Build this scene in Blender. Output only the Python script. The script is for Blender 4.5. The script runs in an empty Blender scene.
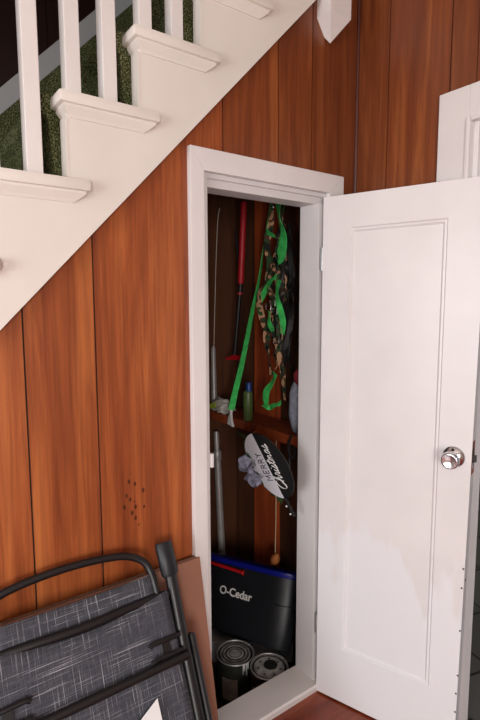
import bpy, bmesh, math, random
from mathutils import Vector, Matrix, Euler
random.seed(7)
S = bpy.context.scene
COL = S.collection
V = Vector
PI = math.pi

# ------------------------------------------------------------------ materials
def lin(c):
    return tuple((v/12.92 if v <= .04045 else ((v+.055)/1.055)**2.4) for v in (x/255 for x in c))
def rgba(c): return (*lin(c), 1)
MATS = {}
def newmat(name, rough=.5, metal=0, coat=0, spec=.5):
    m = bpy.data.materials.new(name); m.use_nodes = True
    nt = m.node_tree; b = nt.nodes['Principled BSDF']
    b.inputs['Roughness'].default_value = rough; b.inputs['Metallic'].default_value = metal
    b.inputs['Coat Weight'].default_value = coat; b.inputs['Specular IOR Level'].default_value = spec
    return m, nt, b
def N(nt, t, **kw):
    n = nt.nodes.new(t)
    for k, v in kw.items(): setattr(n, k, v)
    return n
def mapping(nt, scale, rot=(0,0,0), coord='Object'):
    tc = N(nt, 'ShaderNodeTexCoord'); mp = N(nt, 'ShaderNodeMapping')
    mp.inputs['Scale'].default_value = scale; mp.inputs['Rotation'].default_value = rot
    nt.links.new(tc.outputs[coord], mp.inputs['Vector']); return mp.outputs['Vector']
def noise(nt, vec, scale=5, detail=4, rough=.55, dist=0):
    n = N(nt, 'ShaderNodeTexNoise'); n.inputs['Scale'].default_value = scale
    n.inputs['Detail'].default_value = detail; n.inputs['Roughness'].default_value = rough
    n.inputs['Distortion'].default_value = dist
    nt.links.new(vec, n.inputs['Vector']); return n.outputs['Fac']
def ramp(nt, fac, stops, interp='LINEAR'):
    r = N(nt, 'ShaderNodeValToRGB'); cr = r.color_ramp; cr.interpolation = interp
    while len(cr.elements) < len(stops): cr.elements.new(.5)
    for e, (p, c) in zip(cr.elements, stops):
        e.position = p; e.color = rgba(c) if len(c) == 3 else c
    nt.links.new(fac, r.inputs['Fac']); return r.outputs['Color']
def mix(nt, fac, a, b, mode='MIX'):
    m = N(nt, 'ShaderNodeMix', data_type='RGBA', blend_type=mode)
    for s, v in ((m.inputs[0], fac), (m.inputs[6], a), (m.inputs[7], b)):
        if isinstance(v, (int, float)): s.default_value = v
        elif isinstance(v, tuple): s.default_value = v if len(v) == 4 else rgba(v)
        else: nt.links.new(v, s)
    return m.outputs[2]
def math_(nt, op, a, b=0.0):
    m = N(nt, 'ShaderNodeMath', operation=op)
    for s, v in ((m.inputs[0], a), (m.inputs[1], b)):
        if isinstance(v, (int, float)): s.default_value = v
        else: nt.links.new(v, s)
    return m.outputs[0]
def bump(nt, b, h, strength=.2, dist=.002):
    n = N(nt, 'ShaderNodeBump'); n.inputs['Strength'].default_value = strength; n.inputs['Distance'].default_value = dist
    nt.links.new(h, n.inputs['Height']); nt.links.new(n.outputs['Normal'], b.inputs['Normal'])
def plain(name, c, rough=.5, metal=0, coat=0, var=.08, scale=12, bmp=0, spec=.5):
    m, nt, b = newmat(name, rough, metal, coat, spec)
    f = noise(nt, mapping(nt, (1,1,1)), scale, 4)
    d = tuple(max(0, x*(1-var)) for x in c); l = tuple(min(255, x*(1+var*.6)) for x in c)
    nt.links.new(ramp(nt, f, [(.3, d), (.7, l)]), b.inputs['Base Color'])
    if bmp: bump(nt, b, f, bmp)
    MATS[name] = m; return m

def wood_panel(name, base, dark, light, rough=.38, stretch=(9,9,.55), swirl=1.2, knots=None):
    """Varnished plywood panelling: long vertical grain, fine pores, and one tone per board."""
    m, nt, b = newmat(name, rough, 0, .25)
    b.inputs['Coat Roughness'].default_value = .3
    at = N(nt, 'ShaderNodeAttribute', attribute_name='tone')
    tc = N(nt, 'ShaderNodeTexCoord')
    off = N(nt, 'ShaderNodeVectorMath', operation='SCALE'); off.inputs[0].default_value = (3.1, 1.7, 9.3)
    nt.links.new(at.outputs['Fac'], off.inputs['Scale'])
    add = N(nt, 'ShaderNodeVectorMath', operation='ADD')
    nt.links.new(tc.outputs['Object'], add.inputs[0]); nt.links.new(off.outputs[0], add.inputs[1])
    def mp(scale):
        x = N(nt, 'ShaderNodeMapping'); x.inputs['Scale'].default_value = scale
        nt.links.new(add.outputs[0], x.inputs['Vector']); return x.outputs['Vector']
    broad = noise(nt, mp(stretch), 1.6, 5, .6, swirl)
    fine = noise(nt, mp((90,90,2.4)), 1.6, 4, .65)
    c = ramp(nt, broad, [(.25, dark), (.5, base), (.78, light)])
    c = mix(nt, .6, c, ramp(nt, fine, [(.35, dark), (.62, light)]), 'SOFT_LIGHT')
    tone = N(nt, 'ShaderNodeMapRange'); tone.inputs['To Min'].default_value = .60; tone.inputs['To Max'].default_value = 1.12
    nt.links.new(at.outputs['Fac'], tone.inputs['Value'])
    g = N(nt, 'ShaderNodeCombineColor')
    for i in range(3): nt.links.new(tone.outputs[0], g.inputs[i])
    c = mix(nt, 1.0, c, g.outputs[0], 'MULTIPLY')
    # knots: rare small dark flecks
    vo = N(nt, 'ShaderNodeTexVoronoi'); vo.inputs['Scale'].default_value = 1.0
    nt.links.new(mp((60,60,34)), vo.inputs['Vector'])
    if knots:
        sp = N(nt, 'ShaderNodeSeparateXYZ'); nt.links.new(tc.outputs['Object'], sp.inputs[0])
        dx = math_(nt, 'DIVIDE', math_(nt, 'SUBTRACT', sp.outputs['X'], knots[0]), .035); dz = math_(nt, 'DIVIDE', math_(nt, 'SUBTRACT', sp.outputs['Z'], knots[1]), .085)
        inside = math_(nt, 'LESS_THAN', math_(nt, 'ADD', math_(nt, 'MULTIPLY', dx, dx), math_(nt, 'MULTIPLY', dz, dz)), 1.0)
        k = math_(nt, 'MULTIPLY', math_(nt, 'LESS_THAN', vo.outputs['Distance'], .26), inside)
    else: k = 0.0
    if knots: c = mix(nt, math_(nt, 'MULTIPLY', k, .8), c, (48,20,10))
    nt.links.new(c, b.inputs['Base Color'])
    rr = N(nt, 'ShaderNodeMapRange'); rr.inputs['To Min'].default_value = rough-.07; rr.inputs['To Max'].default_value = rough+.1
    nt.links.new(fine, rr.inputs['Value']); nt.links.new(rr.outputs[0], b.inputs['Roughness'])
    bump(nt, b, fine, .12, .0006)
    MATS[name] = m; return m

def paint(name, c, rough=.42, chips=True, patch=None):
    m, nt, b = newmat(name, rough)
    v = mapping(nt, (1,1,1)); n1 = noise(nt, v, 3.5, 5); n2 = noise(nt, mapping(nt, (60,60,9)), 1, 3)
    col = ramp(nt, n1, [(.3, tuple(x*.955 for x in c)), (.7, c)])
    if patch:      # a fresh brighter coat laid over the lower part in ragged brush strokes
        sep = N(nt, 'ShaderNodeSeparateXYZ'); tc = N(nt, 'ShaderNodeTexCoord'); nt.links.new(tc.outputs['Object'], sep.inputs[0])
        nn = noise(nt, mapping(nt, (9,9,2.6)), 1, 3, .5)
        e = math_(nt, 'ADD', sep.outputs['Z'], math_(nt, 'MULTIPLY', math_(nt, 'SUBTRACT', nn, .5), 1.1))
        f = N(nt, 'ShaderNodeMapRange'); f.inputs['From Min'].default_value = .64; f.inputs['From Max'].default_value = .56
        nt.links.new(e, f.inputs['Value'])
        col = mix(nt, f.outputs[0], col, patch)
    if chips:
        vv = mapping(nt, (1,1,1)); k = noise(nt, vv, 38, 2)
        col = mix(nt, math_(nt, 'GREATER_THAN', k, .84), col, (120,112,108))
    nt.links.new(col, b.inputs['Base Color']); bump(nt, b, n2, .08, .0006)
    MATS[name] = m; return m

wood_panel('panel_wood', (155,95,54), (120,65,34), (194,132,80), knots=(.40, .935))
wood_panel('panel_wood_dark', (112,52,26), (84,36,18), (140,70,36))
wood_panel('stairwell_wood', (56,24,17), (42,17,12), (72,32,22))  # browns lowered to carry the stairwell's shade
wood_panel('stud_wood', (166,86,36), (124,60,22), (196,114,52), .7)
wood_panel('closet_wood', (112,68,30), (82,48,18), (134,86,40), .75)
wood_panel('floor_wood', (172,92,56), (132,64,38), (204,122,80), .3, (1.2,14,14), .6)
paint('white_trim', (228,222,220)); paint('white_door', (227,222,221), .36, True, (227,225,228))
paint('cream_stringer', (231,223,214), .45); paint('white_baluster', (233,226,222), .42, False)
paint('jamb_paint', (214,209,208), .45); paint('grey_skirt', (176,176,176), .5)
plain('groove', (34,14,8), .8); plain('dark_gap', (20,12,9), .9)
plain('room_paint', (196,184,170), .8, var=.04); plain('ceiling_paint', (214,208,200), .9, var=.03)
plain('chrome', (225,225,228), .16, 1, var=.03); plain('steel', (190,190,192), .35, .7, var=.1)
plain('black_metal', (15,15,17), .45, 0, .1, spec=.5); plain('black_plastic', (22,24,29), .45, var=.05)
plain('blue_plastic', (14,22,122), .35); plain('red_plastic', (196,22,30), .4); plain('red_grip', (176,22,34), .5)
plain('black_pole', (22,20,20), .5); plain('grey_pole', (168,164,162), .4, .3); plain('white_wire', (190,180,165), .5)
plain('cardboard', (150,104,84), .85, var=.06, scale=6); plain('cardboard_edge', (112,80,62), .9)
plain('green_ribbon', (74,206,104), .4, var=.16, scale=30); plain('green_bottle', (84,104,56), .4)
plain('blue_cap', (24,60,134), .4); plain('plastic_wrap', (206,200,192), .3, var=.15, scale=25, bmp=.4)
plain('lime_label', (180,196,70), .5); plain('leaf', (34,66,30), .6, var=.4, scale=30)
plain('sign_white', (226,224,232), .6, var=.02); plain('sign_black', (9,8,8), .7); plain('ink', (24,24,26), .7)
plain('chalk_white', (225,222,220), .7, var=.02); plain('bow_fabric', (136,136,156), .6, var=.35, scale=45)
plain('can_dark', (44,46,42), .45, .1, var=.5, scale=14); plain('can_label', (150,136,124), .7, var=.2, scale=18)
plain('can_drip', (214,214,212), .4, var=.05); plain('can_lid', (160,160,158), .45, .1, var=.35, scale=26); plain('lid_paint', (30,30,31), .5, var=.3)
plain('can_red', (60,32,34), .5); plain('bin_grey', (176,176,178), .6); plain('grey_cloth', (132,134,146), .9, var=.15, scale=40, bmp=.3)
plain('red_cloth', (120,24,34), .8); plain('tassel_wood', (178,104,52), .6, var=.15); plain('orange_hook', (190,92,36), .5)
plain('tag_paper', (232,230,230), .7, var=.02); plain('cord_string', (214,190,150), .8); plain('raw_wood', (150,92,72), .8, var=.15, scale=40)
plain('metal_strip', (30,30,32), .35, .6); plain('subfloor', (52,40,32), .9, var=.2)

def carpet():
    m, nt, b = newmat('turf_carpet', .95, 0, 0, .1)
    f = noise(nt, mapping(nt, (1,1,1)), 230, 2, .7); g = noise(nt, mapping(nt, (1,1,1)), 9, 3)
    c = ramp(nt, f, [(.36, (38,39,24)), (.5, (86,89,56)), (.62, (168,170,128))])
    c = mix(nt, 1.0, c, ramp(nt, g, [(.3, (190,196,180)), (.7, (255,255,255))]), 'MULTIPLY')
    nt.links.new(c, b.inputs['Base Color']); bump(nt, b, f, .9, .008); MATS['carpet'] = m
carpet()
def tweed():
    m, nt, b = newmat('tweed_sling', .85, 0, 0, .2)
    def streak(sc, lo, hi): 
        n = noise(nt, mapping(nt, sc, coord='UV'), 1, 3, .6)
        r = N(nt, 'ShaderNodeMapRange'); r.inputs['From Min'].default_value = lo; r.inputs['From Max'].default_value = hi
        nt.links.new(n, r.inputs['Value']); return r.outputs[0]
    a = streak((330,5,1), .56, .70); c = streak((5,330,1), .56, .70)
    d = streak((620,22,1), .42, .75); e = streak((22,620,1), .42, .75)
    f = math_(nt, 'MINIMUM', math_(nt, 'ADD', math_(nt, 'MULTIPLY', math_(nt, 'MAXIMUM', a, c), .8), math_(nt, 'MULTIPLY', math_(nt, 'MAXIMUM', d, e), .5)), 1.0)
    nt.links.new(ramp(nt, f, [(0, (52,53,60)), (.45, (86,86,93)), (1, (176,174,180))]), b.inputs['Base Color'])
    bump(nt, b, f, .4, .001); MATS['tweed'] = m
tweed()
def camo():
    m, nt, b = newmat('camouflage_webbing', .8)
    f = noise(nt, mapping(nt, (1,1,1)), 27, 1, .3)
    nt.links.new(ramp(nt, f, [(0, (22,24,18)), (.40, (44,76,40)), (.48, (78,48,34)), (.55, (190,146,112)), (.68, (48,84,42))], 'CONSTANT'), b.inputs['Base Color'])
    MATS['camo'] = m
camo()
def tiles():
    m, nt, b = newmat('slate_tile', .35)
    br = N(nt, 'ShaderNodeTexBrick'); br.offset = 0
    br.inputs['Color1'].default_value = rgba((92,90,84)); br.inputs['Color2'].default_value = rgba((80,78,72)); br.inputs['Mortar'].default_value = rgba((24,22,20))
    br.inputs['Scale'].default_value = 1; br.inputs['Mortar Size'].default_value = .006
    br.inputs['Brick Width'].default_value = .3; br.inputs['Row Height'].default_value = .3
    nt.links.new(mapping(nt, (1,1,1), (0,0,.25)), br.inputs['Vector']); nt.links.new(br.outputs['Color'], b.inputs['Base Color']); MATS['tile'] = m
tiles()

# ------------------------------------------------------------------ mesh helpers
def wloc(o):
    p = V((0,0,0))
    while o is not None: p += o.location; o = o.parent
    return p
def obj(name, bm, mat, parent=None, local=False, smooth=False, origin=None, bevel=0, tone=None, uv=None):
    """Links a bmesh as ONE object. World-space vertices are moved into the parent's frame unless local."""
    bmesh.ops.recalc_face_normals(bm, faces=bm.faces)
    if bevel:
        es = [e for e in bm.edges if len(e.link_faces) == 2 and e.calc_face_angle(0) > .6]
        bmesh.ops.bevel(bm, geom=es, offset=bevel, segments=2, profile=.6, affect='EDGES', clamp_overlap=True)
    off = V((0,0,0))
    if not local:
        if parent is not None: off = wloc(parent)
        else:
            if origin is None:
                xs = [v.co for v in bm.verts]
                origin = V(((min(v.x for v in xs)+max(v.x for v in xs))/2, (min(v.y for v in xs)+max(v.y for v in xs))/2, min(v.z for v in xs)))
            off = V(origin)
        for v in bm.verts: v.co -= off
    me = bpy.data.meshes.new(name); bm.to_mesh(me); bm.free()
    me.materials.append(MATS[mat])
    if smooth:
        for p in me.polygons: p.use_smooth = True
        if smooth != 'all': me.set_sharp_from_angle(angle=.7)
    o = bpy.data.objects.new(name, me); COL.objects.link(o)
    if parent is not None: o.parent = parent
    elif not local: o.location = off
    return o
def struct(name, bm, mat, parent=None, **k):
    o = obj(name, bm, mat, parent, **k)
    if parent is None: o['kind'] = 'structure'
    return o
def thing(name, label, cat, loc=(0,0,0), group=None):
    o = bpy.data.objects.new(name, None); COL.objects.link(o); o.location = loc
    o.empty_display_size = .05; return tag(o, label, cat, group)
def tag(o, label, cat, group=None):
    o['label'] = label; o['category'] = cat
    if group: o['group'] = group
    return o
def new(): return bmesh.new()
def box(bm, x0, x1, y0, y1, z0, z1, M=None):
    vs = [bm.verts.new(V((x,y,z)) if M is None else M @ V((x,y,z))) for x in (x0,x1) for y in (y0,y1) for z in (z0,z1)]
    for f in ((0,1,3,2),(4,6,7,5),(0,4,5,1),(2,3,7,6),(0,2,6,4),(1,5,7,3)): bm.faces.new([vs[i] for i in f])
    return bm
def prism(bm, poly, ax, a, b, M=None):
    """poly: 2-D outline in the two axes left after `ax`, extruded from a to b along `ax`."""
    def mk(p, t):
        q = [0,0,0]; o = [i for i in range(3) if i != ax]; q[o[0]], q[o[1]] = p; q[ax] = t
        return V(q) if M is None else M @ V(q)
    A = [bm.verts.new(mk(p, a)) for p in poly]; B = [bm.verts.new(mk(p, b)) for p in poly]
    bm.faces.new(A); bm.faces.new(B[::-1])
    for i in range(len(poly)): j = (i+1) % len(poly); bm.faces.new((A[i], A[j], B[j], B[i]))
    return bm
def spline(pts, n=6):
    pts = [V(p) for p in pts]; out = []
    P = [pts[0]*2-pts[1]] + pts + [pts[-1]*2-pts[-2]]
    for i in range(1, len(P)-2):
        a, b, c, d = P[i-1:i+3]
        for k in range(n):
            t = k/n; out.append(.5*((2*b)+(c-a)*t+(2*a-5*b+4*c-d)*t*t+(3*b-a-3*c+d)*t**3))
    out.append(pts[-1]); return out
def tube(bm, pts, r, seg=10, ry=None, M=None, up=None):
    """Round (or elliptical) tube along a path; r may be a list."""
    pts = [V(p) for p in pts]; n = len(pts); R = r if isinstance(r, (list, tuple)) else [r]*n
    rings = []; prev = V(up) if up else None
    for i, p in enumerate(pts):
        t = (pts[min(i+1, n-1)]-pts[max(i-1, 0)]).normalized()
        if prev is None: prev = V((0,0,1)) if abs(t.z) < .9 else V((1,0,0))
        u = (prev - t*prev.dot(t)).normalized(); w = t.cross(u); prev = u
        ring = []
        for k in range(seg):
            a = 2*PI*k/seg; q = p+u*math.cos(a)*R[i]+w*math.sin(a)*(R[i] if ry is None else ry*R[i]/R[0])
            ring.append(bm.verts.new(q if M is None else M @ q))
        rings.append(ring)
    for a, b in zip(rings, rings[1:]):
        for k in range(seg): bm.faces.new((a[k], a[(k+1)%seg], b[(k+1)%seg], b[k]))
    bm.faces.new(rings[0][::-1]); bm.faces.new(rings[-1]); return bm
def lathe(bm, prof, M=None, seg=32):
    """prof: (radius, height) from bottom to top about local z; r=0 closes."""
    rings = []
    for r, z in prof:
        if r < 1e-6: q = V((0,0,z)); rings.append([bm.verts.new(q if M is None else M @ q)])
        else:
            rings.append([])
            for k in range(seg):
                q = V((r*math.cos(2*PI*k/seg), r*math.sin(2*PI*k/seg), z)); rings[-1].append(bm.verts.new(q if M is None else M @ q))
    for a, b in zip(rings, rings[1:]):
        for k in range(seg):
            j = (k+1) % seg
            if len(a) == 1 and len(b) == 1: continue
            if len(a) == 1: bm.faces.new((a[0], b[j], b[k]))
            elif len(b) == 1: bm.faces.new((a[k], a[j], b[0]))
            else: bm.faces.new((a[k], a[j], b[j], b[k]))
    for g in (rings[0], rings[-1]):
        if len(g) > 1: bm.faces.new(g)
    return bm
def strap(bm, pts, width, wdir=(0,1,0), th=.0018, twist=0, n=5, phase=0):
    ph = phase if isinstance(phase, tuple) else (phase, phase)
    """A flat webbing strap with thickness along a smooth path, twisting as it goes."""
    P = spline(pts, n); m = len(P); rows = []
    for i, p in enumerate(P):
        t = (P[min(i+1, m-1)]-P[max(i-1, 0)]).normalized()
        w = V(wdir); w = (w-t*w.dot(t)).normalized()
        w = Matrix.Rotation(ph[0]+(ph[1]-ph[0])*i/(m-1)+twist*math.sin(2.2*PI*i/m), 3, t) @ w; nn = t.cross(w)
        rows.append([bm.verts.new(p+w*a*width/2+nn*b*th/2) for a, b in ((-1,-1),(1,-1),(1,1),(-1,1))])
    for a, b in zip(rows, rows[1:]):
        for k in range(4): bm.faces.new((a[k], a[(k+1)%4], b[(k+1)%4], b[k]))
    bm.faces.new(rows[0][::-1]); bm.faces.new(rows[-1]); return bm
def boards(bm, polys, ax, a, b, tones):
    lay = bm.faces.layers.float.new('tone') if 'tone' not in bm.faces.layers.float else bm.faces.layers.float['tone']
    for poly, t in zip(polys, tones):
        n0 = set(bm.faces); prism(bm, poly, ax, a, b)
        for f in bm.faces:
            if f not in n0: f[lay] = t
    return bm

# ------------------------------------------------------------------ the camera
cam = bpy.data.cameras.new('camera'); co = bpy.data.objects.new('camera', cam); COL.objects.link(co)
YAW, PITCH, ROLL, F, DIST, CH = .6293, -.1115, -.0028, 502.09, 1.3145, 1.5
fw = V((math.sin(YAW)*math.cos(PITCH), math.cos(YAW)*math.cos(PITCH), math.sin(PITCH)))
rt = V((math.cos(YAW), -math.sin(YAW), 0)); up = rt.cross(fw)
rt2 = rt*math.cos(ROLL)+up*math.sin(ROLL); up2 = -rt*math.sin(ROLL)+up*math.cos(ROLL)
co.matrix_world = Matrix(((rt2.x, up2.x, -fw.x, 0), (rt2.y, up2.y, -fw.y, -DIST), (rt2.z, up2.z, -fw.z, CH), (0,0,0,1)))
cam.sensor_fit = 'VERTICAL'; cam.sensor_height = 36; cam.lens = F/720*36; cam.clip_start = .02
S.camera = co

# ------------------------------------------------------------------ the room
XC = 1.4928                                   # corner of the two panelled walls
def soff(x): return 1.19+1.0434*x             # sloping lower edge of the stringer
LIM = soff(XC)
DX0, DX1, DZ = .815, 1.338, 1.89              # closet door hole
# panelled wall under the stairs, cut along the stringer, with the closet hole
G = .0022
seams = [-1.14, -.86, -.62, -.42, -.24, -.08, .1, .296, .4776, .895, 1.115, 1.265, XC]
bm = new(); polys = []; tones = []
for a, b in zip(seams, seams[1:]):
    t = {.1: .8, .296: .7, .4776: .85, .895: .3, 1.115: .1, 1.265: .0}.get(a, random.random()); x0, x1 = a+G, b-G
    cuts = sorted({x0, x1, *[c for c in (DX0, DX1) if x0 < c < x1]})
    for c0, c1 in zip(cuts, cuts[1:]):
        z0 = DZ if (c0 >= DX0-1e-6 and c1 <= DX1+1e-6) else 0
        polys.append([(c0, z0), (c1, z0), (c1, max(soff(c1)+.03, z0+.001)), (c0, max(soff(c0)+.03, z0+.001))]); tones.append(t)
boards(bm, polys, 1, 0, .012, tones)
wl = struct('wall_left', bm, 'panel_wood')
bm = new()                                     # the dark backing seen in the grooves
for a, b, z in ((-1.14, DX0, 0), (DX0, DX1, DZ), (DX1, XC, 0)):
    prism(bm, [(a, z), (b, z), (b, soff(b)), (a, soff(a)+.03)], 1, .0045, .016)
obj('groove_backing', bm, 'groove', wl)
# right wall: boards up to the second door's casing, then past it
bm = new(); ys = [0, -.14, -.373, -.46]
polys = [[(b+G, 0 if k < 2 else 0), (a-G, 0), (a-G, 2.75), (b+G, 2.75)] for k, (a, b) in enumerate(zip(ys, ys[1:]))]
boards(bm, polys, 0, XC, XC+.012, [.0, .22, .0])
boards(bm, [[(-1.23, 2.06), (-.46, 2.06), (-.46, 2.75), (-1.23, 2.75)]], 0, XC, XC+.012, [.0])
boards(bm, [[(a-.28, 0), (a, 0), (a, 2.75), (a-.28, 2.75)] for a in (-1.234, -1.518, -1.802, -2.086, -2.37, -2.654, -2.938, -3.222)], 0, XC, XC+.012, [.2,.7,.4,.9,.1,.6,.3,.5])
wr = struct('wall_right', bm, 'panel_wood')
bm = new(); box(bm, XC+.0045, XC+.1, -.46, -.001, 0, 2.75); box(bm, XC+.0045, XC+.1, -1.23, -.46, 2.06, 2.75); box(bm, XC+.0045, XC+.1, -3.6, -1.23, 0, 2.75)
obj('groove_backing', bm, 'groove', wr)
bm = new(); prism(bm, [(XC, 0), (XC-.009, 0), (XC-.0085, -.004), (XC-.004, -.0085), (XC, -.009)], 2, .0, 2.75)
struct('trim_corner', bm, 'panel_wood_dark')
# remaining shell, mostly behind the camera
bm = new(); box(bm, -2.6, XC+.13, -3.6, .0, -.05, 0); floor = struct('floor', bm, 'floor_wood')
bm = new(); box(bm, -2.6, XC+.1, -3.6, -.10, 2.76, 2.8); struct('ceiling', bm, 'ceiling_paint')
bm = new(); box(bm, -2.6, XC+.1, -3.66, -3.6, 0, 2.8); struct('wall_back', bm, 'room_paint')
bm = new()
for y0, y1, z0, z1 in ((-3.6, -2.35, 0, 2.76), (-.55, 1.0, 0, 3.6), (-2.35, -.55, 0, .5), (-2.35, -.55, 2.15, 2.76)): box(bm, -2.66, -2.6, y0, y1, z0, z1)
struct('wall_front', bm, 'room_paint')
bm = new()
for y0, y1, z0, z1 in ((-2.35, -2.27, .5, 2.15), (-.63, -.55, .5, 2.15), (-2.27, -.63, .5, .58), (-2.27, -.63, 2.07, 2.15), (-1.47, -1.43, .58, 2.07)): box(bm, -2.65, -2.58, y0, y1, z0, z1)
struct('window_1', bm, 'white_trim')
# stairwell: the wall on the far side of the flight, panelling with the stairwell's shade put into its colour
bm = new(); xs = [-2.6+.27*i for i in range(19)]
boards(bm, [[(a+.002, -.2), (b-.002, -.2), (b-.002, 3.8), (a+.002, 3.8)] for a, b in zip(xs, xs[1:])], 1, .87, .885, [random.random() for _ in xs])
ws = struct('wall_stairwell', bm, 'stairwell_wood')
bm = new(); box(bm, -2.6, 2.5, .876, .9, -.2, 3.8); obj('groove_backing', bm, 'groove', ws)
bm = new(); box(bm, -2.6, 2.6, -.10, .9, 3.75, 3.8); struct('ceiling_stairwell', bm, 'ceiling_paint')
bm = new(); box(bm, -2.6, 2.6, -.14, -.10, 2.76, 3.8); struct('wall_upper', bm, 'room_paint')
bm = new(); prism(bm, [(x, soff(x)+d) for x, d in ((-.4, .575), (1.6, .555), (1.6, .655), (-.4, .665))], 1, .852, .87)
struct('trim_stair_skirt', bm, 'grey_skirt')
# room beyond the second doorway
bm = new(); box(bm, XC+.13, 4.2, -2.2, 1.6, -.05, 0); struct('floor_hall', bm, 'tile')
bm = new(); box(bm, 4.2, 4.25, -2.2, 1.6, 0, 2.75); box(bm, XC+.1, 4.2, 1.6, 1.65, 0, 2.75); struct('wall_hall', bm, 'room_paint')
bm = new(); box(bm, XC+.1, 4.2, -2.25, 1.65, 2.75, 2.8); struct('ceiling_hall', bm, 'ceiling_paint')
bm = new(); prism(bm, [(XC+.11, 0), (XC+.115, .009), (XC+.155, .009), (XC+.165, 0)], 1, -1.2, -.46); struct('trim_threshold_hall', bm, 'metal_strip')
# second doorway: wide flat casing with an inner bead, and its jamb
Y0, Y1, ZB = -.3513, -.452, 2.143
bm = new()
box(bm, XC-.02, XC, Y1, Y0, 0, ZB); box(bm, XC-.02, XC, -1.34, Y1, ZB-.1, ZB)
box(bm, XC-.02, XC, -1.34, -1.24, 0, ZB-.1)
c2 = struct('trim_doorway', bm, 'white_trim', bevel=.002)
bm = new(); box(bm, XC-.028, XC+.0, Y1-.008, Y1+.006, 0, ZB-.094); box(bm, XC-.028, XC, -1.246, Y1-.008, ZB-.106, ZB-.094)
obj('casing_bead', bm, 'white_trim', c2, bevel=.004)
bm = new(); box(bm, XC, XC+.11, Y1-.022, Y1, 0, ZB-.1); box(bm, XC, XC+.11, -1.24, Y1-.022, ZB-.122, ZB-.1); box(bm, XC, XC+.11, -1.24, -1.218, 0, ZB-.122)
box(bm, XC+.02, XC+.055, Y1-.036, Y1-.022, 0, ZB-.122)
obj('jamb', bm, 'white_trim', c2, bevel=.0015)

# ------------------------------------------------------------------ closet opening
CW0, CW1, CT = .7675, 1.4102, 1.9545          # casing outline
bm = new()
prism(bm, [(CW0, 0), (DX0, 0), (DX0, DZ), (CW0, CT)], 1, -.02, 0)
prism(bm, [(CW0, CT), (DX0, DZ), (DX1, DZ), (CW1, CT)], 1, -.02, 0)
prism(bm, [(CW1, CT), (DX1, DZ), (DX1, 0), (CW1, 0)], 1, -.02, 0)
tc_ = struct('trim_closet_casing', bm, 'white_trim', bevel=.0022)
bm = new(); JB = .088
box(bm, DX0-.0, DX0+.02, -.004, JB, 0, DZ); box(bm, DX0+.0, DX0+.03, .012, JB, 0, 1.852)
box(bm, 1.297, DX1+.02, -.010, JB, 0, 1.852)
box(bm, DX0, DX1+.02, .012, JB, 1.852, DZ+.01); box(bm, DX0, DX1+.02, .0, .012, 1.876, DZ+.01)
obj('jamb', bm, 'jamb_paint', tc_, bevel=.0015)
bm = new(); box(bm, DX0+.016, DX0+.026, -.018, -.004, .985, 1.03); obj('strike_plate', bm, 'white_trim', tc_, bevel=.002)
bm = new(); prism(bm, [(-.034, .0), (-.038, .024), (-.034, .031), (JB, .035), (JB, -.03), (-.005, -.03)], 0, DX0, DX1)
struct('trim_closet_sill', bm, 'white_trim', bevel=.002)
# closet interior
CF = -.165; RX = 1.555; BY = .862
bm = new(); box(bm, .45, RX+.03, -.02, BY+.02, CF-.03, CF); struct('floor_closet', bm, 'subfloor')
bm = new(); box(bm, .45, XC, .0, .014, CF, 0); struct('wall_closet_curb', bm, 'subfloor')
def bw(name, polys, ax, a, b): 
    bm = new(); boards(bm, polys, ax, a, b, [random.random() for _ in polys]); return struct(name, bm, 'closet_wood')
yy = [.02, .22, .41, .575, .72, .865]
wcr = bw('wall_closet_right', [[(a+.0015, CF), (b-.0015, CF), (b-.0015, 2.6), (a+.0015, 2.6)] for a, b in zip(yy, yy[1:])], 0, RX, RX+.02)
xx = [.45, .62, .79, .96, 1.13, 1.3, RX]
bw('wall_closet_back', [[(a+.0015, CF), (b-.0015, CF), (b-.0015, soff(b)+.1), (a+.0015, soff(a)+.1)] for a, b in zip(xx, xx[1:])], 1, BY-.004, BY+.006)
bw('wall_closet_left', [[(.02, CF), (.44, CF), (.44, 1.66), (.02, 1.66)], [(.443, CF), (.853, CF), (.853, 1.66), (.443, 1.66)]], 0, .43, .45)
# bright nailed plank and the ledge board on the closet's right wall
bm = new(); boards(bm, [[(.49, CF), (.668, CF), (.668, 2.3), (.49, 2.3)]], 0, RX-.022, RX-.0005, [.8])
for y, z in ((.60, 1.5), (.54, 1.12), (.58, .60)): lathe(bm, [(.004, 0), (.003, .002), (0, .0025)], Matrix.Translation((RX-.022, y, z)) @ Matrix.Rotation(-PI/2, 4, 'Y'), 10)
obj('plank', bm, 'stud_wood', wcr)
LZ = .955
bm = new(); boards(bm, [[(1.368, LZ-.042), (RX-.023, LZ-.042), (RX-.023, LZ), (1.368, LZ)]], 1, .16, .85, [.3])
tag(obj('ledge_board', bm, 'stud_wood', bevel=.002), 'reddish-brown wooden ledge running across the closet under the green bottle', 'shelf')

# ------------------------------------------------------------------ staircase
st = thing('staircase', 'white staircase climbing to the right with square balusters and green carpeted steps', 'staircase', (.258, -.03, .9))
RUN, RISE = .1955, .2025
TX = lambda k: .414+RUN*(k-1)                  # riser of step k
TZ = lambda k: 1.808+RISE*(k-1)                # tread top of step k  (step 1 ends against riser TX(1))
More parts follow.
